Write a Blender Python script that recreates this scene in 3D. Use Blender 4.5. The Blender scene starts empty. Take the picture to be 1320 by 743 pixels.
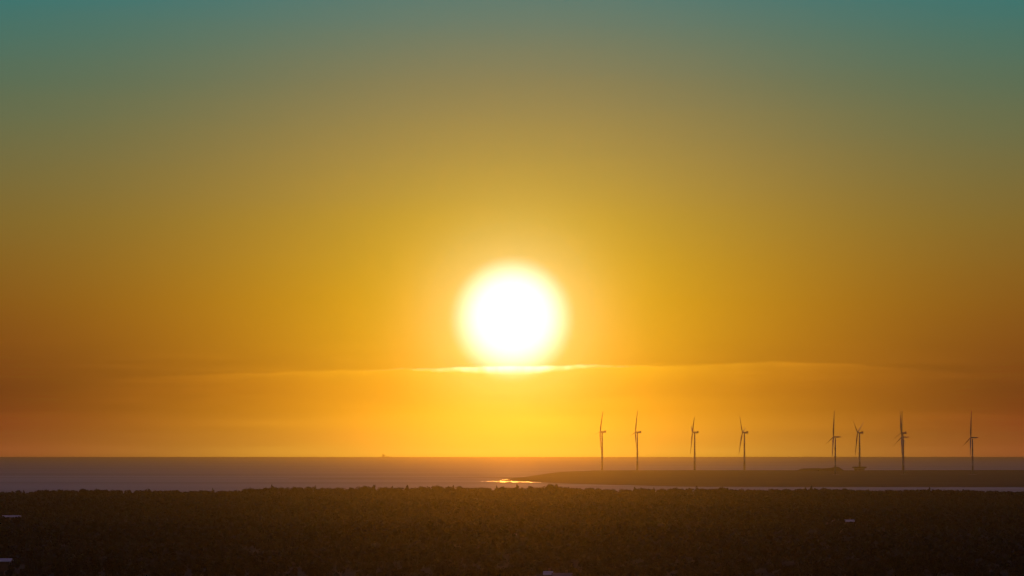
import bpy, bmesh, math, random
import numpy as np
from mathutils import Vector, Matrix

random.seed(7)
RNG = np.random.default_rng(7)
SC = bpy.context.scene
COL = SC.collection

# ------------------------------------------------------------------ camera
PX = 0.0001545            # radians per photograph pixel (long telephoto lens)
CAM_H = 45.0              # camera height above the water, metres
V_LEVEL = 581.7           # photograph row of the true horizontal
TANP = (V_LEVEL - 371.5) * PX
PITCH = math.atan(TANP)
cd = bpy.data.cameras.new("camera")
cam = bpy.data.objects.new("camera", cd)
COL.objects.link(cam)
cam.location = (0, 0, CAM_H)
cam.rotation_euler = (math.pi / 2 + PITCH, 0, 0)
cd.sensor_width = 36.0
cd.lens = 36.0 / (2 * 660 * PX)
cd.clip_start = 1.0
cd.clip_end = 120000.0
SC.camera = cam


def ray(u, v):
    """direction of a photograph pixel"""
    a = (u - 660.0) * PX
    b = (371.5 - v) * PX
    return Vector((a, math.cos(PITCH) - b * math.sin(PITCH), math.sin(PITCH) + b * math.cos(PITCH)))


def on_level(u, v, z=0.0):
    """where the ray of a pixel meets the level z (things standing on ground or water)"""
    d = ray(u, v)
    k = (z - CAM_H) / d.z
    return Vector((d.x * k, d.y * k, z))


def at_range(u, dist, z):
    """ground point in the direction of column u at a given range"""
    return Vector(((u - 660.0) * PX * dist * (1 + 0.0005), dist, z))


# ------------------------------------------------------------------ exposure and engine
SC.view_settings.view_transform = 'Standard'
SC.view_settings.look = 'None'
SC.view_settings.gamma = 1.0
SC.view_settings.exposure = -4.0          # exposed for the setting sun
K = 16.0
SC.render.engine = 'CYCLES'
cy = SC.cycles
cy.use_denoising = True
cy.max_bounces = 5
cy.diffuse_bounces = 2
cy.glossy_bounces = 3
cy.transmission_bounces = 2
cy.volume_bounces = 0
cy.filter_width = 1.25
cy.transparent_max_bounces = 8
cy.sample_clamp_indirect = 40.0
cy.caustics_reflective = False
cy.caustics_refractive = False

# ------------------------------------------------------------------ sun
SUN_U, SUN_V = 660.0, 411.0
SUN_DIR = ray(SUN_U, SUN_V).normalized()
SUN_EL = math.asin(SUN_DIR.z)
ld = bpy.data.lights.new("sun", 'SUN')
ld.energy = 0.28
ld.color = (1.0, 0.315, 0.03)
ld.angle = math.radians(0.53)
sun = bpy.data.objects.new("sun", ld)
COL.objects.link(sun)
sun.rotation_euler = SUN_DIR.to_track_quat('Z', 'Y').to_euler()

# ------------------------------------------------------------------ world: dusk sky round the low sun
world = bpy.data.worlds.new("World")
SC.world = world
world.use_nodes = True
try:
    world.cycles.sampling_method = 'MANUAL'
    world.cycles.sample_map_resolution = 2048
except Exception:
    pass
NT = world.node_tree
NT.nodes.clear()


class G:
    """small helper for node graphs"""
    def __init__(self, nt):
        self.nt = nt

    def n(self, t, **kw):
        nd = self.nt.nodes.new(t)
        for k, v in kw.items():
            setattr(nd, k, v)
        return nd

    def put(self, sock, v):
        if isinstance(v, bpy.types.NodeSocket):
            self.nt.links.new(v, sock)
        else:
            sock.default_value = v

    def m(self, op, a, b=0.0, c=0.0, clamp=False):
        nd = self.n('ShaderNodeMath', operation=op, use_clamp=clamp)
        self.put(nd.inputs[0], a)
        self.put(nd.inputs[1], b)
        self.put(nd.inputs[2], c)
        return nd.outputs[0]

    def smooth(self, x, a, b, lo=0.0, hi=1.0):
        nd = self.n('ShaderNodeMapRange', interpolation_type='SMOOTHSTEP')
        self.put(nd.inputs[0], x)
        for i, q in enumerate((a, b, lo, hi)):
            nd.inputs[i + 1].default_value = q
        return nd.outputs[0]

    def mix(self, f, a, b, blend='MIX'):
        nd = self.n('ShaderNodeMix', data_type='RGBA', blend_type=blend)
        nd.clamp_factor = blend == 'MIX'
        self.put(nd.inputs[0], f)
        self.put(nd.inputs[6], a)
        self.put(nd.inputs[7], b)
        return nd.outputs[2]

    def vscale(self, col, f):
        nd = self.n('ShaderNodeVectorMath', operation='SCALE')
        self.put(nd.inputs[0], col)
        self.put(nd.inputs['Scale'], f)
        return nd.outputs[0]

    def vadd(self, a, b):
        nd = self.n('ShaderNodeVectorMath', operation='ADD')
        self.put(nd.inputs[0], a)
        self.put(nd.inputs[1], b)
        return nd.outputs[0]

    def ramp(self, f, stops, interp='LINEAR'):
        nd = self.n('ShaderNodeValToRGB')
        cr = nd.color_ramp
        cr.interpolation = interp
        while len(cr.elements) > 1:
            cr.elements.remove(cr.elements[-1])
        cr.elements[0].position = stops[0][0]
        cr.elements[0].color = (*stops[0][1], 1)
        for p_, c_ in stops[1:]:
            el = cr.elements.new(p_)
            el.color = (*c_, 1)
        self.put(nd.inputs[0], f)
        return nd.outputs[0]

    def noise(self, vec, scale, detail=3.0, rough=0.5, dim='3D'):
        nd = self.n('ShaderNodeTexNoise', noise_dimensions=dim)
        self.put(nd.inputs['Vector'], vec)
        nd.inputs['Scale'].default_value = scale
        nd.inputs['Detail'].default_value = detail
        nd.inputs['Roughness'].default_value = rough
        return nd.outputs[0]


# colours of the low sky by elevation (degrees), then of the glow round the sun
SKY_E = [0.0, 0.1, 0.25, 0.45, 0.7, 1.0, 1.3, 1.7, 2.1, 2.6, 3.1, 3.7, 4.2, 4.7, 5.2]
SKY_B = [[1.2829, 0.1762, 0.0945], [0.843, 0.0622, 0.0534], [0.4115, 0.0, 0.016], [0.1928, 0.0, 0.0056], [0.1528, 0.0117, 0.0048], [0.1873, 0.0311, 0.006], [0.2189, 0.0503, 0.0069], [0.2367, 0.0756, 0.0086], [0.2345, 0.1011, 0.0146], [0.2143, 0.1248, 0.0244], [0.1804, 0.1381, 0.0421], [0.1319, 0.1475, 0.068], [0.0929, 0.1525, 0.0933], [0.0605, 0.1638, 0.1281], [0.0318, 0.1754, 0.1684]]
SKY_G = [[0.4783, 1.3506, 0.0608], [0.3166, 1.0664, 0.0327], [0.1458, 0.7638, 0.0074], [0.0384, 0.56, 0.0], [0.0, 0.4589, 0.0], [0.0, 0.418, 0.0], [0.0072, 0.3911, 0.0], [0.0133, 0.3488, 0.0], [0.0191, 0.3065, 0.0008], [0.0391, 0.2599, 0.0027], [0.0734, 0.2178, 0.0047], [0.1225, 0.1702, 0.0027], [0.1645, 0.1321, 0.0], [0.205, 0.0981, 0.0], [0.244, 0.0654, 0.0]]
SKY_H = [[1.8217, 1.0516, 0.0192], [1.4892, 0.6872, 0.0073], [1.1096, 0.31, 0.0], [0.8082, 0.0807, 0.0], [0.6133, 0.0, 0.0], [0.5005, 0.0, 0.0], [0.4423, 0.0137, 0.0], [0.385, 0.0203, 0.0], [0.3306, 0.0208, 0.0], [0.2711, 0.0195, 0.0023], [0.2195, 0.0156, 0.0048], [0.1608, 0.01, 0.0027], [0.1106, 0.0065, 0.0], [0.0567, 0.0093, 0.0], [0.0, 0.0142, 0.0]]
SKY_C = [0.0, 0.16, 0.0]


def build_world():
    g = G(NT)
    tc = g.n('ShaderNodeTexCoord')
    nrm = g.n('ShaderNodeVectorMath', operation='NORMALIZE')
    NT.links.new(tc.outputs['Generated'], nrm.inputs[0])
    D = nrm.outputs[0]
    sep = g.n('ShaderNodeSeparateXYZ')
    NT.links.new(D, sep.inputs[0])
    e = g.m('MULTIPLY', g.m('ARCSINE', sep.outputs[2]), 57.29578)
    az = g.m('MULTIPLY', g.m('ARCTAN2', sep.outputs[0], sep.outputs[1]), 57.29578)
    ds = g.n('ShaderNodeVectorMath', operation='DISTANCE')
    NT.links.new(D, ds.inputs[0])
    ds.inputs[1].default_value = SUN_DIR
    th = g.m('MULTIPLY', ds.outputs['Value'], 57.29578)
    # slight unevenness of the layers
    cb = g.n('ShaderNodeCombineXYZ')
    g.put(cb.inputs[0], g.m('MULTIPLY', az, 0.22))
    g.put(cb.inputs[1], g.m('MULTIPLY', e, 3.2))
    nz = g.noise(cb.outputs[0], 1.0, 4.0, 0.55)
    wob = g.m('MULTIPLY', g.m('SUBTRACT', nz, 0.5), 0.16)
    ew = g.m('ADD', e, g.m('MULTIPLY', wob, g.smooth(e, 0.05, 0.6)))
    t = g.m('DIVIDE', ew, 5.2, clamp=True)
    base = g.vscale(g.ramp(t, [(a / 5.2, [min(q / 4, 1) for q in c]) for a, c in zip(SKY_E, SKY_B)]), 4.0)
    glow = g.vscale(g.ramp(t, [(a / 5.2, [min(q / 4, 1) for q in c]) for a, c in zip(SKY_E, SKY_G)]), 4.0)
    glow = g.vscale(glow, g.m('EXPONENT', g.m('MULTIPLY', g.m('POWER', g.m('DIVIDE', th, 3.2), 1.6), -1.0)))
    wide = g.vscale(g.ramp(t, [(a / 5.2, [min(q / 4, 1) for q in c]) for a, c in zip(SKY_E, SKY_H)]), 4.0)
    wide = g.vscale(wide, g.m('EXPONENT', g.m('MULTIPLY', g.m('POWER', g.m('DIVIDE', th, 4.0), 2.6), -1.0)))
    sky = g.vadd(g.vadd(base, glow), wide)
    c2 = g.n('ShaderNodeCombineXYZ')
    for i in range(3):
        c2.inputs[i].default_value = SKY_C[i]
    sky = g.vadd(sky, g.vscale(c2.outputs[0], g.m('EXPONENT', g.m('DIVIDE', th, -0.6))))
    # streaks of thin cloud low in the sky
    cs = g.n('ShaderNodeCombineXYZ')
    g.put(cs.inputs[0], g.m('MULTIPLY', az, 0.55))
    g.put(cs.inputs[1], g.m('MULTIPLY', e, 9.0))
    cs.inputs[2].default_value = 3.7
    st = g.noise(cs.outputs[0], 1.0, 5.0, 0.6)
    st = g.m('MULTIPLY', g.smooth(st, 0.38, 0.75, -0.05, 0.13), g.smooth(e, 1.5, 0.9))
    sky = g.vscale(sky, g.m('ADD', 1.0, st))
    # the lit upper edge of a low cloud bank: its elevation by azimuth
    edge_pts = [(-300, 497), (0, 492), (120, 490), (280, 482), (400, 478), (480, 477), (560, 475), (660, 471.5), (745, 472.5),
                (800, 470), (870, 473.5), (910, 470.5), (1000, 465), (1090, 469.5), (1160, 474), (1320, 488), (1600, 492)]
    lo, hi = -300.0, 1600.0
    azlo, azhi = math.degrees((lo - 660) * PX), math.degrees((hi - 660) * PX)
    mr = g.n('ShaderNodeMapRange')
    g.put(mr.inputs[0], az)
    mr.inputs[1].default_value = azlo
    mr.inputs[2].default_value = azhi
    prof = g.ramp(mr.outputs[0], [((u - lo) / (hi - lo), [(520 - v) / 60.0] * 3) for u, v in edge_pts], 'B_SPLINE')
    edge = g.m('ADD', g.m('MULTIPLY', prof, math.degrees(60 * PX)), math.degrees((V_LEVEL - 520) * PX))
    cn = g.n('ShaderNodeCombineXYZ')
    g.put(cn.inputs[0], az)
    en = g.noise(cn.outputs[0], 1.9, 4.0, 0.5)
    edge = g.m('ADD', edge, g.m('MULTIPLY', g.m('SUBTRACT', en, 0.5), 0.09))
    below = g.m('SUBTRACT', edge, e)
    pos = g.m('MAXIMUM', below, 0.0)
    patch = g.smooth(g.noise(cn.outputs[0], 1.1, 3.0, 0.6), 0.3, 0.62, 0.5, 1.0)
    side = g.m('MULTIPLY', g.smooth(az, -5.5, -1.8), g.smooth(az, 5.8, 3.4))
    veil = g.m('MULTIPLY', g.smooth(below, -0.012, 0.022), g.m('EXPONENT', g.m('DIVIDE', pos, -0.19)))
    veil = g.m('MULTIPLY', g.m('MULTIPLY', veil, patch), side)
    sky = g.vscale(sky, g.m('ADD', 1.0, g.m('MULTIPLY', veil, 0.5)))
    near = g.m('EXPONENT', g.m('MULTIPLY', g.m('POWER', g.m('DIVIDE', g.m('ABSOLUTE', az), 0.75), 2.0), -1.0))
    thick = g.m('ADD', 0.3, near)
    line = g.m('MULTIPLY', g.smooth(below, -0.014, 0.016), g.smooth(g.m('DIVIDE', below, thick), 0.085, 0.012))
    ln = g.smooth(g.noise(cn.outputs[0], 4.5, 4.0, 0.65), 0.36, 0.6, 0.25, 1.0)
    line = g.m('MULTIPLY', g.m('MULTIPLY', line, near), ln)
    cl = g.n('ShaderNodeCombineXYZ')
    cl.inputs[0].default_value, cl.inputs[1].default_value, cl.inputs[2].default_value = 1.3, 1.25, 0.95
    sky = g.vadd(sky, g.vscale(cl.outputs[0], line))
    # the overexposed sun and its rim
    disc = g.smooth(th, 0.76, 0.27)
    rim = g.m('EXPONENT', g.m('MULTIPLY', g.m('POWER', g.m('DIVIDE', th, 0.80), 2.0), -1.0))
    cc = g.n('ShaderNodeCombineXYZ')
    cc.inputs[0].default_value, cc.inputs[1].default_value, cc.inputs[2].default_value = 1.35, 1.3, 1.25
    cr_ = g.n('ShaderNodeCombineXYZ')
    cr_.inputs[0].default_value, cr_.inputs[1].default_value, cr_.inputs[2].default_value = 0.05, 0.20, 0.26
    sky = g.vadd(sky, g.vadd(g.vscale(cc.outputs[0], disc), g.vscale(cr_.outputs[0], rim)))
    # above the photograph the sky goes over into the physical dusk sky
    ns = g.n('ShaderNodeTexSky', sky_type='NISHITA')
    ns.sun_disc = False
    ns.sun_elevation = SUN_EL
    ns.sun_rotation = 0.0
    ns.altitude = 45.0
    ns.air_density = 1.0
    ns.dust_density = 1.5
    ns.ozone_density = 2.0
    dome = g.ramp(g.m('DIVIDE', e, 90.0, clamp=True), [(0.0, (0.14, 0.14, 0.20)), (0.08, (0.24, 0.15, 0.26)), (0.3, (0.12, 0.085, 0.20)), (1.0, (0.026, 0.034, 0.095))])
    # the eastern half of the dusk sky is darker than the half round the sun
    dome = g.vscale(dome, g.smooth(sep.outputs[1], -0.8, 0.8, 0.25, 1.0))
    up = g.vadd(dome, g.vscale(ns.outputs[0], 0.006))
    sky = g.vscale(sky, 1.0)
    fin = g.mix(g.smooth(e, 5.2, 10.0), sky, up)
    bg = g.n('ShaderNodeBackground')
    g.put(bg.inputs[0], fin)
    bg.inputs[1].default_value = K
    out = g.n('ShaderNodeOutputWorld')
    NT.links.new(bg.outputs[0], out.inputs[0])


build_world()

# ------------------------------------------------------------------ materials


def mat(name, color, rough=0.8, var=0.0, scale=0.2, metallic=0.0, spec=0.5, objrand=0.0):
    m = bpy.data.materials.new(name)
    m.use_nodes = True
    nt = m.node_tree
    g = G(nt)
    b = nt.nodes['Principled BSDF']
    b.inputs['Roughness'].default_value = rough
    b.inputs['Metallic'].default_value = metallic
    b.inputs['Specular IOR Level'].default_value = spec
    col = (*color, 1)
    if var > 0:
        tc = g.n('ShaderNodeTexCoord')
        nz = g.noise(tc.outputs['Object'], scale, 5.0, 0.6)
        f = g.smooth(nz, 0.3, 0.7, 1 - var, 1 + var)
        if objrand > 0:
            oi = g.n('ShaderNodeObjectInfo')
            f = g.m('MULTIPLY', f, g.smooth(oi.outputs['Random'], 0, 1, 1 - objrand, 1 + objrand))
        cmb = g.n('ShaderNodeRGB')
        cmb.outputs[0].default_value = col
        nt.links.new(g.vscale(cmb.outputs[0], f), b.inputs['Base Color'])
    else:
        b.inputs['Base Color'].default_value = col
    return m


def water(name, color, r0, r1, sx, sy, detail=4.0):
    m = mat(name, color, r0)
    nt = m.node_tree
    g = G(nt)
    b = nt.nodes['Principled BSDF']
    b.inputs['IOR'].default_value = 1.33
    tc = g.n('ShaderNodeTexCoord')
    mp = g.n('ShaderNodeMapping')
    nt.links.new(tc.outputs['Object'], mp.inputs[0])
    mp.inputs['Scale'].default_value = (sx, sy, 1)
    nz = g.noise(mp.outputs[0], 1.0, detail, 0.6)
    nt.links.new(g.smooth(nz, 0.32, 0.68, r0, r1), b.inputs['Roughness'])
    return m


M = {}
M['sea'] = water('sea_water', (0.012, 0.02, 0.03), 0.37, 0.49, 0.0006, 0.0022)
M['pool'] = water('shallow_water', (0.03, 0.03, 0.03), 0.10, 0.42, 0.12, 0.012)
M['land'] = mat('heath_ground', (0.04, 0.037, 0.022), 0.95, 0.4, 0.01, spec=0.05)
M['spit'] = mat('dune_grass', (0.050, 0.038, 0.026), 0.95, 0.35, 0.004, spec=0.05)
M['sand'] = mat('wet_sand', (0.10, 0.08, 0.055), 0.7, 0.3, 0.01)
M['bark'] = mat('bark', (0.05, 0.035, 0.025), 0.9, 0.3, 1.5)
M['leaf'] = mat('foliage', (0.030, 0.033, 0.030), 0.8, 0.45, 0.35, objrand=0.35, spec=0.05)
M['tower'] = mat('turbine_paint', (0.33, 0.33, 0.33), 0.5, 0.08, 0.1)
M['blade'] = mat('blade_paint', (0.33, 0.33, 0.33), 0.4, 0.06, 0.1)
M['nacelle'] = mat('nacelle_paint', (0.33, 0.33, 0.33), 0.45, 0.08, 0.3)
M['dark'] = mat('dark_metal', (0.04, 0.04, 0.045), 0.5, 0.1, 0.5)
M['concrete'] = mat('concrete', (0.28, 0.27, 0.25), 0.9, 0.2, 0.3)
M['brick'] = mat('brick_wall', (0.22, 0.12, 0.08), 0.9, 0.25, 0.8)
M['roof'] = mat('pale_metal_roof', (0.42, 0.41, 0.40), 0.55, 0.2, 0.4)
M['tile'] = mat('roof_tile', (0.15, 0.08, 0.06), 0.7, 0.25, 0.8)
M['glass'] = mat('window_glass', (0.03, 0.035, 0.04), 0.08)
M['white'] = mat('white_paint', (0.6, 0.6, 0.58), 0.6, 0.1, 0.6)
M['hull'] = mat('hull_paint', (0.05, 0.05, 0.07), 0.5, 0.15, 0.1)
M['sail'] = mat('sail_cloth', (0.5, 0.48, 0.44), 0.8, 0.1, 0.3)


# ------------------------------------------------------------------ object helpers
def tag(o, label=None, cat=None, group=None, kind=None):
    for k, v in (('label', label), ('category', cat), ('group', group), ('kind', kind)):
        if v:
            o[k] = v
    return o


def link(name, me, m=None, parent=None):
    o = bpy.data.objects.new(name, me)
    COL.objects.link(o)
    if m is not None and not me.materials:
        me.materials.append(m)
    o.parent = parent
    return o


def empty(name, loc, rz=0.0):
    o = bpy.data.objects.new(name, None)
    COL.objects.link(o)
    o.location = loc
    o.rotation_euler = (0, 0, rz)
    o.empty_display_size = 2.0
    return o


def mesh(name, verts, faces, smooth=False):
    me = bpy.data.meshes.new(name)
    me.from_pydata([tuple(v) for v in verts], [], faces)
    if smooth:
        for p_ in me.polygons:
            p_.use_smooth = True
    me.update()
    return me


class MB:
    """collects boxes, lathes and tubes into one mesh"""
    def __init__(self):
        self.v, self.f = [], []

    def add(self, vs, fs):
        o = len(self.v)
        self.v += [tuple(q) for q in vs]
        self.f += [tuple(i + o for i in f) for f in fs]
        return self

    def box(self, x0, x1, y0, y1, z0, z1):
        vs = [(x, y, z) for z in (z0, z1) for y in (y0, y1) for x in (x0, x1)]
        return self.add(vs, [(0, 2, 3, 1), (4, 5, 7, 6), (0, 1, 5, 4), (2, 6, 7, 3), (0, 4, 6, 2), (1, 3, 7, 5)])

    def tube(self, pts, radii, n=8, squash=1.0):
        rings = []
        pts = [Vector(q) for q in pts]
        for i, q in enumerate(pts):
            d = (pts[min(i + 1, len(pts) - 1)] - pts[max(i - 1, 0)]).normalized()
            a = d.orthogonal().normalized()
            b = d.cross(a)
            rings.append([q + (a * math.cos(2 * math.pi * k / n) + b * math.sin(2 * math.pi * k / n) * squash) * radii[i] for k in range(n)])
        vs = [w for r in rings for w in r]
        fs = []
        for i in range(len(rings) - 1):
            for k in range(n):
                k2 = (k + 1) % n
                fs.append((i * n + k, i * n + k2, (i + 1) * n + k2, (i + 1) * n + k))
        fs.append(tuple(reversed(range(n))))
        fs.append(tuple(range((len(rings) - 1) * n, len(rings) * n)))
        return self.add(vs, fs)

    def lathe(self, prof, n=20, axis='Z'):
        vs, fs = [], []
        for r, h in prof:
            for k in range(n):
                a = 2 * math.pi * k / n
                c, s = r * math.cos(a), r * math.sin(a)
                vs.append((c, s, h) if axis == 'Z' else (h, c, s))
        for i in range(len(prof) - 1):
            for k in range(n):
                k2 = (k + 1) % n
                fs.append((i * n + k, i * n + k2, (i + 1) * n + k2, (i + 1) * n + k))
        fs.append(tuple(reversed(range(n))))
        fs.append(tuple(range((len(prof) - 1) * n, len(prof) * n)))
        return self.add(vs, fs)

    def mesh(self, name, smooth=False):
        return mesh(name, self.v, self.f, smooth)

    def build(self, name, m, parent=None, smooth=False):
        return link(name, self.mesh(name, smooth), m, parent)


def vnoise(x, y, seed=0):
    """cheap smooth noise from a few sines, -1..1"""
    r = random.Random(seed)
    s = 0.0
    for k in range(6):
        a = r.uniform(0, 6.28)
        f = 2 ** (k * 0.6)
        s = s + np.sin((x * math.cos(a) + y * math.sin(a)) * f + r.uniform(0, 6.28)) / f ** 0.8
    return s / 2.2


def grid_mesh(name, X, Y, Z, smooth=True):
    r, c = X.shape
    vs = np.stack([X, Y, Z], -1).reshape(-1, 3)
    idx = np.arange(r * c).reshape(r, c)
    q = np.stack([idx[:-1, :-1], idx[:-1, 1:], idx[1:, 1:], idx[1:, :-1]], -1).reshape(-1, 4)
    return mesh(name, vs.tolist(), q.tolist(), smooth)


# ------------------------------------------------------------------ setting: sea, near land, spit, sandbars
FAR = 40000.0
sea = MB()
sea.add([(-12000, -3000, 0), (12000, -3000, 0), (12000, FAR, 0), (-12000, FAR, 0)], [(0, 1, 2, 3)])
so = sea.build('sea', M['sea'])
tag(so, 'hazy evening sea reaching to the horizon', kind='structure')

SHORE = 4200.0


def land_z(x, y):
    z = 4.6 + 0.9 * vnoise(x / 260.0, y / 420.0, 3) + 0.35 * vnoise(x / 60.0, y / 80.0, 5)
    return z


ys = np.concatenate([np.linspace(-2500, 900, 12), np.linspace(1000, SHORE - 60, 70), np.array([SHORE - 25, SHORE, SHORE + 40])])
xs = np.concatenate([np.linspace(-9000, -1200, 10), np.linspace(-1100, 1100, 111), np.linspace(1200, 9000, 10)])
X, Y = np.meshgrid(xs, ys)
Z = land_z(X, Y)
Z[-2] = 0.4
Z[-1] = -0.6
Y[-3:] += 25 * vnoise(X[-3:] / 220.0, X[-3:] / 500.0, 8)
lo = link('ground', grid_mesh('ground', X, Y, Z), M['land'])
tag(lo, 'dark wooded near land below the viewpoint', kind='structure')

# the spit: near edge and crest read from the photograph, crest height tapering to the tip
spit_near = [(655, 619), (690, 621.5), (740, 624), (800, 625.5), (880, 627.5), (1000, 628), (1320, 628), (1800, 628.5)]
spit_far = [(655, 617.5), (680, 614.6), (698, 611.8), (716, 609.2), (722, 608.6), (745, 607.6), (770, 606.6), (900, 606.4), (1000, 606.5), (1150, 606.3), (1290, 606.0), (1800, 606)]
spit_h = [(655, 0.6), (690, 1.6), (720, 3.6), (770, 5.0), (900, 5.4), (1800, 5.6)]


def ip(tab, u):
    return np.interp(u, [a for a, _ in tab], [b for _, b in tab])


def rng_at(v, z):
    b = (371.5 - v) * PX
    return (z - CAM_H) / (math.sin(PITCH) + b * math.cos(PITCH)) * (math.cos(PITCH) - b * math.sin(PITCH))


us = np.arange(655, 1801, 7.0)
ts = np.array([-0.02, 0.0, 0.03, 0.08, 0.16, 0.26, 0.38, 0.5, 0.62, 0.74, 0.84, 0.92, 0.97, 1.0, 1.02, 1.05])
X = np.zeros((len(ts), len(us)))
Y = X.copy()
Z = X.copy()
for j, u in enumerate(us):
    hf = ip(spit_h, u)
    dn, df = rng_at(ip(spit_near, u), 0.05), rng_at(ip(spit_far, u), hf)
    for i, t in enumerate(ts):
        d = dn + (df - dn) * t
        z = hf * (0.35 * min(1, max(0, t / 0.03)) + 0.65 * (min(1, max(0, t)) ** 0.8))
        z += 0.28 * hf / 5.0 * vnoise(u / 9.0, t * 14.0, 11) * (0.4 if t > 0.9 else 1.0)
        if t > 1.0:
            z = hf * (1 - (t - 1.0) / 0.035)
        if t < 0:
            z = -0.4
        X[i, j] = (u - 660) * PX * d
        Y[i, j] = d
        Z[i, j] = max(z, -0.5)
po = link('spit', grid_mesh('spit', X, Y, Z), M['spit'])
tag(po, 'low dark spit of land carrying the wind turbines', kind='structure')


def sandbar(pts, label, hgt=0.35):
    """low bar of wet sand given by its outline in the photograph, lying on the sea"""
    n = len(pts)
    vs, fs = [], []
    for u, v0, v1 in pts:
        for k, t in enumerate((0, 0.3, 0.7, 1)):
            q = on_level(u, v1 + (v0 - v1) * t, 0.0)
            vs.append((q.x, q.y, (-0.2, hgt, hgt, -0.2)[k]))
    for i in range(n - 1):
        for k in range(3):
            a = i * 4 + k
            fs.append((a, a + 4, a + 5, a + 1))
    o = link('sandbar', mesh('sandbar', vs, fs, True), M['sand'])
    tag(o, label, kind='structure')


sandbar([(372, 617.2, 617.6), (400, 616.9, 617.8), (450, 616.6, 617.9), (500, 616.8, 617.7), (530, 617.1, 617.5)], 'thin dark sandbar in the water left of the spit')
sandbar([(588, 615.6, 616.0), (610, 614.6, 616.0), (640, 614.4, 617.0), (665, 614.6, 617.4), (690, 614.8, 617.8)], 'flat sandbar running out from the tip of the spit')
sandbar([(640, 619.4, 619.8), (655, 619.2, 620.2), (676, 619.2, 620.2), (690, 618.6, 620.4), (700, 618.8, 620.0)], 'narrow sandbar between the two glinting strips of water')


def pool(pts, label, z):
    vs, fs = [], []
    for u, v0, v1 in pts:
        for v in (v1, v0):
            q = on_level(u, v, z)
            vs.append(tuple(q))
    for i in range(len(pts) - 1):
        fs.append((2 * i, 2 * i + 2, 2 * i + 3, 2 * i + 1))
    o = link('shallow_water', mesh('shallow_water', vs, fs), M['pool'])
    tag(o, label, kind='structure')


pool([(646, 618.4, 618.6), (652, 618.0, 619.2), (664, 617.8, 619.2), (672, 618.0, 619.0), (681, 618.4, 618.8)], 'upper strip of glinting shallow water beside the spit', 0.05)
pool([(618, 620.6, 620.9), (628, 620.2, 621.4), (645, 620.0, 621.8), (662, 620.4, 622.0), (680, 620.9, 622.4), (697, 621.9, 622.4)], 'lower strip of glinting shallow water below the sun', 0.05)


# ------------------------------------------------------------------ wind turbines
def blade_mesh(R):
    prof = [(0.0, 1.9, 1.9, 80), (0.03, 1.9, 1.9, 80), (0.10, 2.6, 1.2, 76), (0.2, 3.1, 0.9, 72), (0.4, 2.5, 0.55, 66), (0.6, 1.9, 0.4, 62), (0.8, 1.4, 0.28, 60), (0.95, 1.0, 0.16, 58), (1.0, 0.4, 0.06, 58)]
    n = 10
    vs, fs = [], []
    for t, ch, thk, tw in prof:
        a = math.radians(tw)
        for k in range(n):
            w = 2 * math.pi * k / n
            x0, y0 = ch * 0.5 * math.cos(w), thk * 0.5 * math.sin(w) * (1.0 if math.cos(w) < 0.2 else 0.75)
            x0 -= ch * 0.15 * min(1, t * 8)
            vs.append((x0 * math.cos(a) - y0 * math.sin(a), x0 * math.sin(a) + y0 * math.cos(a), t * R))
    for i in range(len(prof) - 1):
        for k in range(n):
            k2 = (k + 1) % n
            fs.append((i * n + k, i * n + k2, (i + 1) * n + k2, (i + 1) * n + k))
    fs.append(tuple(reversed(range(n))))
    fs.append(tuple(range((len(prof) - 1) * n, len(prof) * n)))
    return mesh('blade', vs, fs, True)


def tower_mesh(hh, rb, rt):
    prof = []
    nseg = 4
    for i in range(nseg + 1):
        z = (hh - 1.9) * i / nseg
        r = rb + (rt - rb) * i / nseg
        if 0 < i < nseg:
            prof += [(r, z - 0.25), (r + 0.12, z - 0.2), (r + 0.12, z + 0.2), (r - 0.02, z + 0.25)]
        else:
            prof.append((r, z))
    return MB().lathe(prof, 24).mesh('tower', True)


def loft_x(secs):
    """box-like body along x: (x, half width, z0, z1, corner)"""
    vs, fs = [], []
    for x, w, z0, z1, c in secs:
        vs += [(x, -w + c, z0), (x, w - c, z0), (x, w, z0 + c), (x, w, z1 - c), (x, w - c, z1), (x, -w + c, z1), (x, -w, z1 - c), (x, -w, z0 + c)]
    n = 8
    for i in range(len(secs) - 1):
        for k in range(n):
            k2 = (k + 1) % n
            fs.append((i * n + k, i * n + k2, (i + 1) * n + k2, (i + 1) * n + k))
    fs.append(tuple(reversed(range(n))))
    fs.append(tuple(range((len(secs) - 1) * n, len(secs) * n)))
    return vs, fs


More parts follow.
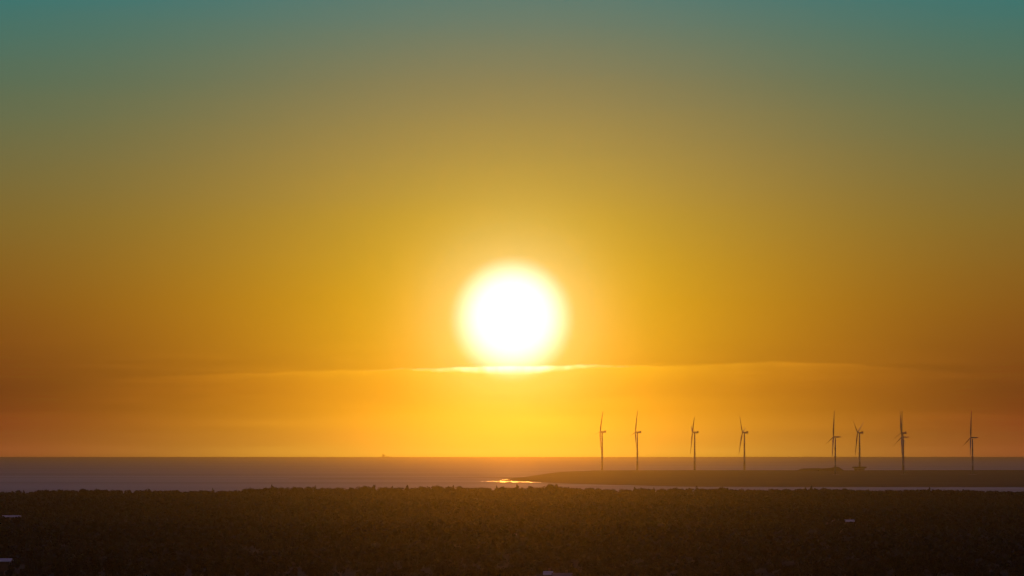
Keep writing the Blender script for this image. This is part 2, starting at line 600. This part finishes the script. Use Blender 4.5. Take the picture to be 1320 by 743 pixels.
def make_kind(kind):
    d = {}
    if kind == 'A':
        d['R'], d['hh'] = 46.0, 80.0
        d['tower'] = tower_mesh(80.0, 2.25, 1.45)
        d['nacelle'] = MB().add(*loft_x([(-2.6, 1.5, -1.5, 1.5, 0.5), (-1.6, 1.8, -1.9, 1.8, 0.5), (5.5, 1.8, -1.9, 1.9, 0.4), (8.2, 1.6, -1.3, 1.8, 0.4)])).mesh('nacelle')
        d['cooler'] = MB().add(*loft_x([(4.2, 1.4, 1.75, 2.6, 0.1), (5.2, 1.6, 1.75, 3.6, 0.2), (6.6, 1.6, 1.75, 3.7, 0.2), (8.0, 1.3, 1.7, 2.3, 0.1)])).mesh('cooler')
        d['hub'] = MB().lathe([(0.25, -5.6), (1.0, -5.3), (1.6, -4.6), (1.9, -3.7), (1.75, -2.65)], 18, 'X').mesh('hub', True)
        d['hx'] = -4.0
    else:
        d['R'], d['hh'] = 47.0, 64.0
        d['tower'] = tower_mesh(64.0, 1.75, 1.05)
        d['nacelle'] = MB().add(*loft_x([(-1.9, 1.2, -1.2, 1.2, 0.4), (-1.0, 1.5, -1.3, 1.3, 0.4), (5.0, 1.5, -1.1, 1.2, 0.35), (9.6, 1.2, -0.5, 1.1, 0.3)])).mesh('nacelle')
        d['hub'] = MB().lathe([(0.2, -4.3), (0.8, -4.0), (1.35, -3.4), (1.5, -2.7), (1.4, -1.95)], 18, 'X').mesh('hub', True)
        d['hx'] = -2.9
    d['blade'] = blade_mesh(d['R'])
    d['base'] = MB().lathe([(7.0, -1.4), (7.0, 0.15), (3.2, 0.5), (3.2, 0.7)], 24).mesh('foundation')
    dm = MB()
    dm.box(-0.55, 0.55, -0.12, 0.12, 0.9, 3.1)
    d['door'] = dm.mesh('door')
    return d


KINDS = {'A': make_kind('A'), 'B': make_kind('B')}
TURBINE_GROUP = 'wind turbines on the spit'


def turbine(kind, u, v_hub, dist, az0, s, t, c, label, z_base):
    k = KINDS[kind]
    d = ray(u, v_hub)
    z_hub = CAM_H + d.z / d.y * dist
    hh = k['hh']
    root = empty('wind_turbine', (d.x / d.y * dist, dist, z_base), -math.asin(s))
    tag(root, label, 'wind turbine', TURBINE_GROUP)
    real_h = z_hub - z_base
    rb = link('foundation', k['base'], M['concrete'], root)
    tw = link('tower', k['tower'], M['tower'], root)
    tw.scale = (1, 1, real_h / hh)
    dr = link('door', k['door'], M['dark'], tw)
    dr.location = (0, -(2.2 if kind == 'A' else 1.72), 0)
    headm = Matrix.Translation((0, 0, real_h)) @ Matrix.Rotation(math.radians(3.5 if kind == 'A' else 0.5), 4, 'Y')
    nc = link('nacelle', k['nacelle'], M['nacelle'], root)
    nc.matrix_local = headm
    if kind == 'A':
        cl = link('cooler', k['cooler'], M['dark'], nc)
    hb = link('hub', k['hub'], M['nacelle'], root)
    hb.matrix_local = headm
    hub_c = headm @ Vector((k['hx'], 0, 0))
    for q in range(3):
        a = math.radians(az0 + 120 * q)
        uz = Vector((-c + t * math.cos(a), math.sin(a), math.cos(a))).normalized()
        yv = Vector((1, 0, 0))
        xv = yv.cross(uz).normalized()
        yv = uz.cross(xv)
        m = Matrix((xv, yv, uz)).transposed().to_4x4()
        bl = link('blade', k['blade'], M['blade'], root)
        bl.matrix_local = Matrix.Translation(hub_c + uz * 0.9) @ m
    return root


DA, DB = 10450.0, 8700.0
turbine('A', 776.2, 557.0, DA, -24, -.21, .09, .05, 'wind turbine nearest the sun, first of the row on the spit', 4.4)
turbine('A', 821.6, 557.5, DA - 30, -17, -.19, .09, .05, 'wind turbine second from the sun, one blade pointing straight up', 4.6)
turbine('A', 895.4, 557.6, DA + 20, -47, -.03, .09, .03, 'third wind turbine from the sun, rotor seen exactly edge on', 4.8)
turbine('A', 959.6, 557.8, DA, -45, .24, .08, .04, 'fourth wind turbine from the sun, short blade raised over its nacelle', 4.8)
turbine('B', 1076.7, 563.6, DB, -15, -.10, .09, .10, 'slim wind turbine rising behind the low earth mounds', 4.4)
turbine('A', 1108.0, 558.0, DA - 40, -60, .34, .11, .0, 'wind turbine with two blades raised in a V above the flat-roofed building', 4.9)
turbine('A', 1163.9, 558.4, DA + 60, -3, -.38, .06, .14, 'taller of the two overlapping wind turbines, with the humped nacelle', 4.9)
turbine('B', 1164.6, 563.8, DB + 100, -11, -.12, .08, .10, 'lower of the two overlapping wind turbines, with the long flat nacelle', 4.4)
turbine('B', 1253.6, 564.4, DB, -11, -.10, .09, .10, 'wind turbine standing farthest right, alone on the spit', 4.5)


# ------------------------------------------------------------------ mounds and building on the spit
def mound(u0, u1, dist, z0, prof, label):
    """earth mound: crest profile (fraction, height) along its length"""
    x0, x1 = (u0 - 660) * PX * dist, (u1 - 660) * PX * dist
    n = 28
    fr = np.linspace(0, 1, n)
    hs = np.interp(fr, [a for a, _ in prof], [b for _, b in prof])
    cross = [(-26, -1.2), (-18, 0.35), (-9, 0.92), (0, 1.0), (9, 0.95), (18, 0.4), (26, -1.2)]
    vs, fs = [], []
    for i in range(n):
        x = (x0 + (x1 - x0) * fr[i]) - (x0 + x1) / 2
        for yy, f in cross:
            h = hs[i] * max(f, 0) + 0.18 * math.sin(i * 1.7 + yy) * (0 < f) - (1.2 if f < 0 else 0)
            vs.append((x, yy, h))
    m_ = len(cross)
    for i in range(n - 1):
        for k in range(m_ - 1):
            a = i * m_ + k
            fs.append((a, a + m_, a + m_ + 1, a + 1))
    o = link('earth_mound', mesh('earth_mound', vs, fs, True), M['spit'])
    o.location = ((x0 + x1) / 2, dist, z0)
    tag(o, label, 'mound', 'earth mounds on the spit')


mound(1024, 1061, 10150, 4.5, [(0, 0), (0.28, 5.4), (0.6, 6.0), (0.92, 5.8), (1, 3.5)], 'long low earth mound with a level top, left of the two')
mound(1055, 1090, 10050, 4.5, [(0, 3.0), (0.1, 5.6), (0.45, 7.2), (0.62, 9.0), (0.74, 8.6), (0.9, 3.0), (1, 0)], 'higher peaked earth mound at the foot of the slim turbine')


def flat_building():
    dist = 10250.0
    x = (1107.4 - 660) * PX * dist
    r = empty('flat_roofed_building', (x, dist, 4.6))
    tag(r, 'wide flat-roofed building with overhanging roof at a turbine foot', 'building')
    MB().box(-10.5, 10.5, -6, 6, -0.6, 5.8).build('wall', M['concrete'], r)
    rf = MB().box(-14.2, 14.2, -8, 8, 5.8, 8.4).build('roof', M['dark'], r)
    MB().box(-12, 12, -6.5, 6.5, 8.403, 8.9).build('parapet', M['concrete'], rf)
    for xx in (-7.5, 0.2):
        MB().box(xx - 1.8, xx + 1.8, -6.12, -6.003, -0.1, 3.8).build('door', M['dark'], r)
    for xx in (-4.6, -3.0, 3.6, 5.6, 7.6):
        w = MB().box(xx - 0.6, xx + 0.6, -6.1, -6.003, 2.2, 3.8).build('window', M['white'], r)
        MB().box(xx - 0.48, xx + 0.48, -6.13, -6.103, 2.32, 3.68).build('pane', M['glass'], w)


flat_building()


# ------------------------------------------------------------------ vessels near the horizon
def cargo_ship():
    q = on_level(496.5, 590.3, 0)
    r = empty('cargo_ship', q, 0.15)
    tag(r, 'tiny dark ship on the horizon left of the sun', 'ship')
    secs = [(-27, 1.0, 3.0, 8.5), (-24, 4.0, -1.0, 8), (-10, 5.0, -1.5, 7.5), (12, 5.0, -1.5, 7.5), (22, 3.6, -1.5, 8.5), (28, 0.3, 4.0, 10.0)]
    vs, fs = [], []
    for x, w, z0, z1 in secs:
        vs += [(x, -w * 0.7, z0), (x, w * 0.7, z0), (x, w, z1), (x, -w, z1)]
    for i in range(len(secs) - 1):
        for k in range(4):
            k2 = (k + 1) % 4
            fs.append((i * 4 + k, i * 4 + k2, i * 4 + 4 + k2, i * 4 + 4 + k))
    fs += [(3, 2, 1, 0), (20, 21, 22, 23)]
    MB().add(vs, fs).build('hull', M['hull'], r)
    dk = MB().box(-16, -4, -4, 4, 7.3, 20).box(-14, -6, -4.6, 4.6, 20.003, 23).build('deckhouse', M['hull'], r)
    MB().box(-4.0, -3.9, -3.4, 3.4, 20.5, 22.4).build('window', M['glass'], dk)
    MB().lathe([(1.5, 7.4), (1.4, 25), (1.1, 26)], 12).build('funnel', M['hull'], r).location = (-18.2, 0, 0)
    MB().tube([(4, 0, 7), (4, 0, 19)], [0.5, 0.3]).build('mast', M['hull'], r)
    for xx in (8, 15):
        MB().box(xx - 2.6, xx + 2.6, -3.6, 3.6, 7.3, 9.6).build('hatch', M['hull'], r)


cargo_ship()


def sail_boat():
    q = on_level(753, 591.2, 0)
    r = empty('sailing_boat', q, 0.5)
    tag(r, 'faint sailing boat on the horizon just left of the first turbine', 'boat')
    vs = [(-6, -1.4, 1.3), (-6, 1.4, 1.3), (-6, 0.8, -0.4), (-6, -0.8, -0.4), (1, -1.9, 1.4), (1, 1.9, 1.4), (1, 1.0, -0.6), (1, -1.0, -0.6), (7, -0.1, 1.8), (7, 0.1, 1.8), (6, 0.1, 0), (6, -0.1, 0)]
    fs = [(0, 1, 2, 3), (8, 11, 10, 9)]
    for i in range(2):
        for k in range(4):
            k2 = (k + 1) % 4
            fs.append((i * 4 + k, i * 4 + 4 + k, i * 4 + 4 + k2, i * 4 + k2))
    MB().add(vs, fs).build('hull', M['hull'], r)
    MB().tube([(0.5, 0, 1.2), (0.5, 0, 21)], [0.2, 0.1]).build('mast', M['dark'], r)
    MB().add([(0.3, 0.0, 3), (-5.5, 0.5, 3), (0.3, 0.1, 20), (0.3, 0.06, 3), (-5.5, 0.56, 3), (0.3, 0.16, 20)], [(0, 1, 2), (3, 5, 4), (0, 3, 4, 1), (1, 4, 5, 2), (0, 2, 5, 3)]).build('sail', M['sail'], r)


sail_boat()


def small_boat(u, v, label):
    q = on_level(u, v, 0)
    r = empty('fishing_boat', q, 0.3)
    tag(r, label, 'boat', 'small boats right of the turbines')
    vs, fs = [], []
    secs = [(-6, 1.6, -0.4, 1.6), (0, 2.0, -0.5, 1.6), (4, 1.5, -0.4, 2.0), (7, 0.1, 0.6, 2.8)]
    for x, w, z0, z1 in secs:
        vs += [(x, -w * 0.6, z0), (x, w * 0.6, z0), (x, w, z1), (x, -w, z1)]
    for i in range(3):
        for k in range(4):
            k2 = (k + 1) % 4
            fs.append((i * 4 + k, i * 4 + k2, i * 4 + 4 + k2, i * 4 + 4 + k))
    fs += [(3, 2, 1, 0), (12, 13, 14, 15)]
    MB().add(vs, fs).build('hull', M['hull'], r)
    w = MB().box(-3, 2, -1.3, 1.3, 1.5, 5.2).build('wheelhouse', M['hull'], r)
    MB().box(2.003, 2.05, -1.0, 1.0, 3.4, 4.6).build('window', M['glass'], w)
    MB().tube([(-1, 0, 5.1), (-1, 0, 9)], [0.12, 0.06]).build('mast', M['dark'], r)


small_boat(1264.0, 592.4, 'tiny dark boat on the sea just right of the last turbine')
small_boat(1296.5, 591.9, 'tiny dark boat on the sea nearest the right edge')


# ------------------------------------------------------------------ houses whose pale roofs catch the light in the wood
def house(u0, u1, v, z_roof, label, roof_m='roof', wall_m='white', depth=9.0, chimney=True, rot=0.0):
    um = (u0 + u1) / 2
    q = on_level(um, v, z_roof)
    dist = q.y
    gz = float(land_z(np.array(q.x), np.array(q.y)))
    W = (u1 - u0) * PX * dist
    hw = W / 2 / max(0.8, math.cos(rot))
    H = z_roof - gz
    ev = H - 0.8
    dp = depth / 2
    r = empty('house', (q.x, q.y, gz), rot)
    tag(r, label, 'house', 'houses among the trees')
    wl = MB()
    wl.add([(-hw, -dp, -0.6), (hw, -dp, -0.6), (hw, dp, -0.6), (-hw, dp, -0.6), (-hw, -dp, ev), (hw, -dp, ev), (hw, dp, ev), (-hw, dp, ev), (-hw, 0, H - 0.12), (hw, 0, H - 0.12)],
           [(3, 2, 1, 0), (0, 1, 5, 4), (2, 3, 7, 6), (1, 2, 6, 9, 5), (3, 0, 4, 8, 7), (4, 5, 9, 8), (6, 7, 8, 9)])
    wl.build('wall', M[wall_m], r)
    o = 0.45
    sl = (H - ev) / dp
    rf = MB()
    for s in (-1, 1):
        e0 = (s * (dp + o), ev - sl * o)
        rf.add([(-hw - o, e0[0], e0[1] + 0.03), (hw + o, e0[0], e0[1] + 0.03), (hw + o, 0, H + 0.03), (-hw - o, 0, H + 0.03),
                (-hw - o, e0[0], e0[1] + 0.21), (hw + o, e0[0], e0[1] + 0.21), (hw + o, 0, H + 0.21), (-hw - o, 0, H + 0.21)],
               [(0, 3, 2, 1), (4, 5, 6, 7), (0, 1, 5, 4), (1, 2, 6, 5), (0, 4, 7, 3)] if s < 0 else [(0, 1, 2, 3), (7, 6, 5, 4), (0, 4, 5, 1), (1, 5, 6, 2), (0, 3, 7, 4)])
    ro = rf.build('roof', M[roof_m], r)
    if chimney:
        MB().box(hw * 0.5 - 0.4, hw * 0.5 + 0.4, 0.3, 1.1, H - 1.0, H + 1.0).build('chimney', M['brick'], ro)
    MB().box(-0.5, 0.5, -dp - 0.08, -dp - 0.003, 0.05, 2.1).build('door', M['dark'], r)
    k = max(1, int(hw / 2.2))
    for i in range(k):
        for s in (-1, 1):
            xx = s * (1.6 + i * 2.2)
            if abs(xx) < hw - 0.8:
                w = MB().box(xx - 0.6, xx + 0.6, -dp - 0.07, -dp - 0.003, 1.0, 2.3).build('window', M['white'], r)
                MB().box(xx - 0.5, xx + 0.5, -dp - 0.1, -dp - 0.073, 1.1, 2.2).build('pane', M['glass'], w)
    return q, W


HOUSES = [
    house(1082, 1100, 670.6, 11.0, 'house with a pale roof catching the light in the right wood', 'roof', 'brick'),
    house(1066, 1079, 671.4, 10.6, 'small dark-tiled house left of the pale roof in the right wood', 'tile', 'brick', 8.0),
    house(664, 684, 687.6, 10.8, 'long dull-roofed house in the wood below the sun', 'tile', 'brick', 9.0, False),
    house(685, 691, 686.4, 11.0, 'small shed with a bright roof end below the sun', 'roof', 'brick', 5.0, False),
    house(702, 711, 737.4, 11.0, 'small bright-roofed house near the bottom edge of the picture', 'roof', 'brick', 7.0),
    house(713, 736, 739.6, 10.8, 'long house with a dull roof near the bottom edge of the picture', 'tile', 'brick', 8.0),
    house(-6, 14, 720.8, 11.0, 'pale-roofed house cut by the left edge of the picture', 'roof', 'brick', 9.0, False),
    house(4, 26, 665.0, 11.0, 'faint grey-roofed house high in the wood at the left', 'roof', 'brick', 8.0, False),
]


# ------------------------------------------------------------------ trees
def leaf_cloud(r, lobes, n, size, flat=0.8):
    """many leaf-clump faces spread through a set of lobes; returns quads (n,4,3)"""
    w = np.array([l[3] * l[4] for l in lobes])
    pick = r.choice(len(lobes), n, p=w / w.sum())
    L = np.array(lobes)[pick]
    d = r.normal(size=(n, 3))
    d /= np.linalg.norm(d, axis=1)[:, None]
    rad = r.uniform(0.35, 1.0, n) ** 0.45
    rad *= 1 + r.normal(0, 0.08, n)
    c = L[:, :3] + d * rad[:, None] * np.stack([L[:, 3], L[:, 3], L[:, 4]], 1)
    nrm = d + r.normal(0, 0.7, (n, 3))
    nrm /= np.linalg.norm(nrm, axis=1)[:, None]
    a = np.cross(nrm, r.normal(size=(n, 3)))
    a /= np.linalg.norm(a, axis=1)[:, None]
    b = np.cross(nrm, a)
    s = size * r.uniform(0.6, 1.4, n)[:, None]
    k1, k2 = r.uniform(0.5, 1.0, (n, 1)), r.uniform(0.35, 0.8, (n, 1))
    return np.stack([c - a * s, c - b * s * k1 + nrm * s * 0.2, c + a * s * k2, c + b * s * k1 * 0.8 - nrm * s * 0.15], 1)


def lobes_for(kind, r):
    ls = []
    if kind == 'round':
        for i in range(9):
            a, q = r.uniform(0, 6.28), r.uniform(0.5, 2.6)
            z = r.uniform(4.0, 8.2)
            q *= 1.25 - abs(z - 5.6) / 4.0
            s = r.uniform(1.3, 2.0)
            ls.append((q * math.cos(a), q * math.sin(a), z, s, s * r.uniform(0.7, 0.95)))
        ls.append((0, 0, 6.2, 2.6, 2.6))
    elif kind == 'spread':
        for i in range(11):
            a, q = r.uniform(0, 6.28), r.uniform(1.0, 4.2)
            z = 7.8 - q * 0.55 + r.uniform(-1.0, 0.8)
            s = r.uniform(1.1, 1.8)
            ls.append((q * math.cos(a), q * math.sin(a), z, s, s * 0.75))
        ls.append((0, 0, 6.4, 2.8, 2.0))
    else:
        for i in range(9):
            z = 2.6 + i * 0.85
            w_ = 2.5 * (1 - (z - 2.0) / 8.6) + 0.25
            a = r.uniform(0, 6.28)
            ls.append((0.45 * w_ * math.cos(a), 0.45 * w_ * math.sin(a), z, w_, 0.75))
    return ls


def tree_meshes(kind, seed, n=620, size=0.42):
    r = np.random.default_rng(seed)
    ls = lobes_for(kind, r)
    Q = leaf_cloud(r, ls, n, size)
    crown = mesh('crown', Q.reshape(-1, 3).tolist(), np.arange(n * 4).reshape(-1, 4).tolist())
    tb = MB()
    top = 8.0 if kind != 'cone' else 9.4
    bend = r.uniform(-0.3, 0.3, 2)
    tb.tube([(0, 0, -0.8), (0, 0, 0.4), (bend[0], bend[1], top * 0.5), (bend[0] * 1.5, bend[1] * 1.3, top)], [0.42, 0.3, 0.2, 0.05], 7)
    for l in ls[:7]:
        z0 = max(1.6, l[2] * 0.55)
        f = z0 / top
        s0 = (bend[0] * 1.5 * f, bend[1] * 1.3 * f, z0)
        mid = ((s0[0] + l[0]) * 0.55, (s0[1] + l[1]) * 0.55, z0 + (l[2] - z0) * 0.4)
        tb.tube([s0, mid, (l[0], l[1], l[2])], [0.14, 0.09, 0.03], 5)
    return crown, tb.mesh('trunk', True)


TREES = [tree_meshes('round', 1), tree_meshes('round', 2), tree_meshes('round', 3), tree_meshes('spread', 4), tree_meshes('spread', 5), tree_meshes('cone', 6), tree_meshes('cone', 9)]
for c_, t_ in TREES:
    c_.materials.append(M['leaf'])
    t_.materials.append(M['bark'])


def tree(x, y, gz, h, k, label, group, name='broadleaf_tree'):
    root = empty(name, (x, y, gz), random.uniform(0, 6.28))
    sxy = h / 10.0 * random.uniform(0.85, 1.2)
    tag(root, label, 'tree', group)
    top = 9.2 if k < 5 else 9.9
    for nm, me in (('crown', TREES[k][0]), ('trunk', TREES[k][1])):
        o = link(nm, me, None, root)
        o.scale = (sxy, sxy, h / top)
    return root


def nm_for(k):
    return 'conifer_tree' if k >= 5 else 'broadleaf_tree'


# the skyline of the wood as read from the photograph
sky_prof = [(-400, 633), (0, 633), (30, 632), (60, 630.8), (100, 630.4), (150, 630.8), (180, 630.6), (230, 631.2), (300, 630.8), (318, 629.0), (330, 628.5), (350, 626.4),
            (380, 626.6), (440, 626.8), (480, 626.2), (520, 626.8), (545, 625.8), (562, 624.6), (580, 626.2), (605, 627.2), (640, 626), (680, 626), (700, 625.6), (735, 626.8),
            (760, 628.4), (780, 629.2), (800, 629.2), (850, 628.6), (880, 628.2), (930, 627.2), (945, 630.2), (960, 630.2), (1000, 629.6), (1050, 629.0), (1100, 630.2), (1130, 631.2),
            (1160, 630.4), (1200, 630), (1250, 631.2), (1290, 632.3), (1320, 632.6), (1800, 632)]
special = [
    (108, 629.4, 1, 'dark round tree standing up from the skyline, left one of a close pair'),
    (126, 629.2, 2, 'dark round tree standing up from the skyline, right one of a close pair'),
    (54, 630.0, 3, 'low spreading tree on the skyline nearest the left edge'),
    (191, 629.0, 4, 'flat-topped single tree on the skyline above the left wood'),
    (351, 625.4, 5, 'pointed tree where the skyline steps up, left of the sun'),
    (483, 625.3, 6, 'small pointed tree on the skyline below the cargo ship'),
    (562, 624.0, 0, 'broad round tree topping the highest hump of the skyline'),
    (667, 624.8, 5, 'thin pointed tree on the skyline straight below the glinting water'),
    (710, 623.2, 1, 'tall dark tree on the skyline below the tip of the spit'),
    (717, 624.2, 6, 'pointed tree touching the tall one below the tip of the spit'),
    (930, 626.4, 4, 'wide tree at the end of the skyline hump below the fourth turbine'),
    (1046, 627.2, 5, 'pointed tree on the skyline below the earth mounds'),
    (1062, 627.6, 2, 'round tree on the skyline between the mounds and the flat building'),
    (1088, 627.8, 0, 'broad dark tree on the skyline left of the flat building'),
    (1198, 628.4, 6, 'pointed tree on the skyline right of the overlapping turbines'),
    (1247, 629.8, 3, 'low wide tree on the skyline below the last turbine'),
]
SKY_GROUP = 'trees along the skyline of the wood'
NEAR_GROUP = 'nearest trees of the dark wood'


def skyline_tree(u, v, k, label, jit=40):
    y = 4040 + random.uniform(-jit, jit)
    x = (u - 660) * PX * y
    zt = CAM_H - (v - V_LEVEL) * PX * y
    gz = float(land_z(np.array(x), np.array(y))) - 0.15
    return tree(x, y, gz, zt - gz, k, label, SKY_GROUP, nm_for(k))


STRETCH = [(54, 'left of the low spreading tree'), (117, 'between the low spreading tree and the close pair'), (191, 'between the close pair and the flat-topped tree'),
           (351, 'between the flat-topped tree and the step up'), (483, 'between the step up and the cargo ship'), (562, 'between the cargo ship and the highest hump'),
           (667, 'between the highest hump and the glinting water'), (776, 'between the glinting water and the first turbine'), (895, 'below the first three turbines'),
           (1046, 'between the third turbine and the earth mounds'), (1108, 'below the earth mounds and the flat building'), (1198, 'below the overlapping turbines'), (9999, 'at the right end below the last turbine')]


def stretch_label(u):
    for lim, where in STRETCH:
        if u < lim:
            return 'dark tree in the skyline row ' + where


n_sky = 0
for u, v, k, lab in special:
    skyline_tree(u, v, k, lab)
    n_sky += 1
u = -4.0
while u < 1326:
    v = ip(sky_prof, u) + random.uniform(-0.7, 1.6)
    skyline_tree(u, v, random.choice([0, 1, 2, 3, 4, 0, 1, 2, 3, 4, 5]), stretch_label(u))
    u += random.uniform(7.0, 11.5)
    n_sky += 1


# candidate places for the rest of the wood
def blocked(x, y):
    for q, W in HOUSES:
        f = q.x + (x - q.x)
        xc = q.x * y / q.y
        if q.y - 100 < y < q.y + 9 and abs(x - xc) < W / 2 + 5.5:
            return True
    return False


cand = []
y = 1010.0
while y < 4150:
    half = y * 0.102 * 1.25 + 110
    nrow = max(3, int(2 * half / 13.0))
    for i in range(nrow):
        x = -half + 2 * half * (i + random.uniform(0.05, 0.95)) / nrow
        yy = y + random.uniform(-14, 14)
        dens = float(vnoise(np.array(x / 90.0), np.array(yy / 160.0), 21))
        if dens > -2.5 and not blocked(x, yy):
            cand.append((x, yy, dens))
    y += 17.0
near, rest = [], []
for x, yy, dn in sorted(cand, key=lambda q: q[1]):
    gz = float(land_z(np.array(x), np.array(yy)))
    h = 8.0 + 2.3 * dn + 1.2 * float(vnoise(np.array(x / 38.0), np.array(yy / 60.0), 33)) + random.uniform(-1.3, 1.5)
    h = min(max(h, 4.0), 12.5)
    if yy > 3850:
        # keep the last rows below the skyline
        uu = 660 + x / (PX * yy)
        vtop = ip(sky_prof, uu) + 0.9
        h = min(h, CAM_H - (vtop - V_LEVEL) * PX * yy - gz)
    vt = V_LEVEL + (CAM_H - gz - h) / (PX * yy)
    uu = 660 + x / (PX * yy)
    if len(near) < 300 - n_sky and -10 < uu < 1330 and vt < 736:
        near.append((x, yy, gz, h))
    else:
        rest.append((x, yy, gz, h))
for x, yy, gz, h in near:
    k = random.choice([0, 1, 2, 3, 4, 5])
    uu = 660 + x / (PX * yy)
    where = ['in the bottom left corner of the picture', 'along the bottom edge left of the sun', 'along the bottom edge straight below the sun', 'along the bottom edge below the first turbines', 'in the bottom right corner of the picture'][min(4, max(0, int(uu / 264)))]
    kind_word = 'pointed conifer' if k >= 5 else ('spreading tree' if k >= 3 else 'round tree')
    tree(x, yy, gz - 0.1, h, k, 'shadowed ' + kind_word + ' of the dark wood ' + where, NEAR_GROUP, nm_for(k))


def woodland():
    kinds = ['round', 'round', 'spread', 'cone']
    near_lod, far_lod = [], []
    for i, k in enumerate(kinds):
        for out, n_leaf, size in ((near_lod, 120, 0.85), (far_lod, 72, 1.1)):
            r = np.random.default_rng(40 + i)
            out.append(leaf_cloud(r, lobes_for(k, r), n_leaf, size).reshape(-1, 3))
    parts = []
    for x, yy, gz, h in rest:
        b = (near_lod if yy < 2000 and abs(x) < yy * 0.11 else far_lod)[RNG.choice(4, p=[.35, .3, .25, .1])]
        a = RNG.uniform(0, 6.28)
        sx = h / 10 * RNG.uniform(0.9, 1.35)
        c, s = math.cos(a) * sx, math.sin(a) * sx
        v = np.empty_like(b)
        v[:, 0] = b[:, 0] * c - b[:, 1] * s + x
        v[:, 1] = b[:, 0] * s + b[:, 1] * c + yy
        v[:, 2] = b[:, 2] * h / 9.3 + gz
        parts.append(v)
    V = np.concatenate(parts).astype(np.float32)
    n = len(V)
    me = bpy.data.meshes.new('woodland')
    me.vertices.add(n)
    me.vertices.foreach_set('co', V.ravel())
    me.loops.add(n)
    me.loops.foreach_set('vertex_index', np.arange(n, dtype=np.int32))
    me.polygons.add(n // 4)
    me.polygons.foreach_set('loop_start', np.arange(0, n, 4, dtype=np.int32))
    me.update(calc_edges=True)
    me.validate()
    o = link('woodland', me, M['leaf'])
    tag(o, 'dark wood covering the land below the viewpoint', 'woodland', kind='stuff')
    print('woodland trees', len(rest), 'near', len(near), 'skyline', n_sky, 'faces', n // 4)


woodland()

# ------------------------------------------------------------------ evening haze over land and sea
hz = MB().box(-12600, 12600, -3600, 41000, -1.6, 165.0).mesh('haze')
hm = bpy.data.materials.new('haze')
hm.use_nodes = True
hn = hm.node_tree
hn.nodes.clear()
ho = hn.nodes.new('ShaderNodeOutputMaterial')
pv = hn.nodes.new('ShaderNodeVolumePrincipled')
pv.inputs['Color'].default_value = (0.97, 0.84, 0.36, 1)
pv.inputs['Density'].default_value = 5.5e-5
pv.inputs['Anisotropy'].default_value = 0.975
hn.links.new(pv.outputs[0], ho.inputs['Volume'])
hzo = link('haze', hz, hm)
tag(hzo, 'thin evening haze over land and sea', kind='stuff')
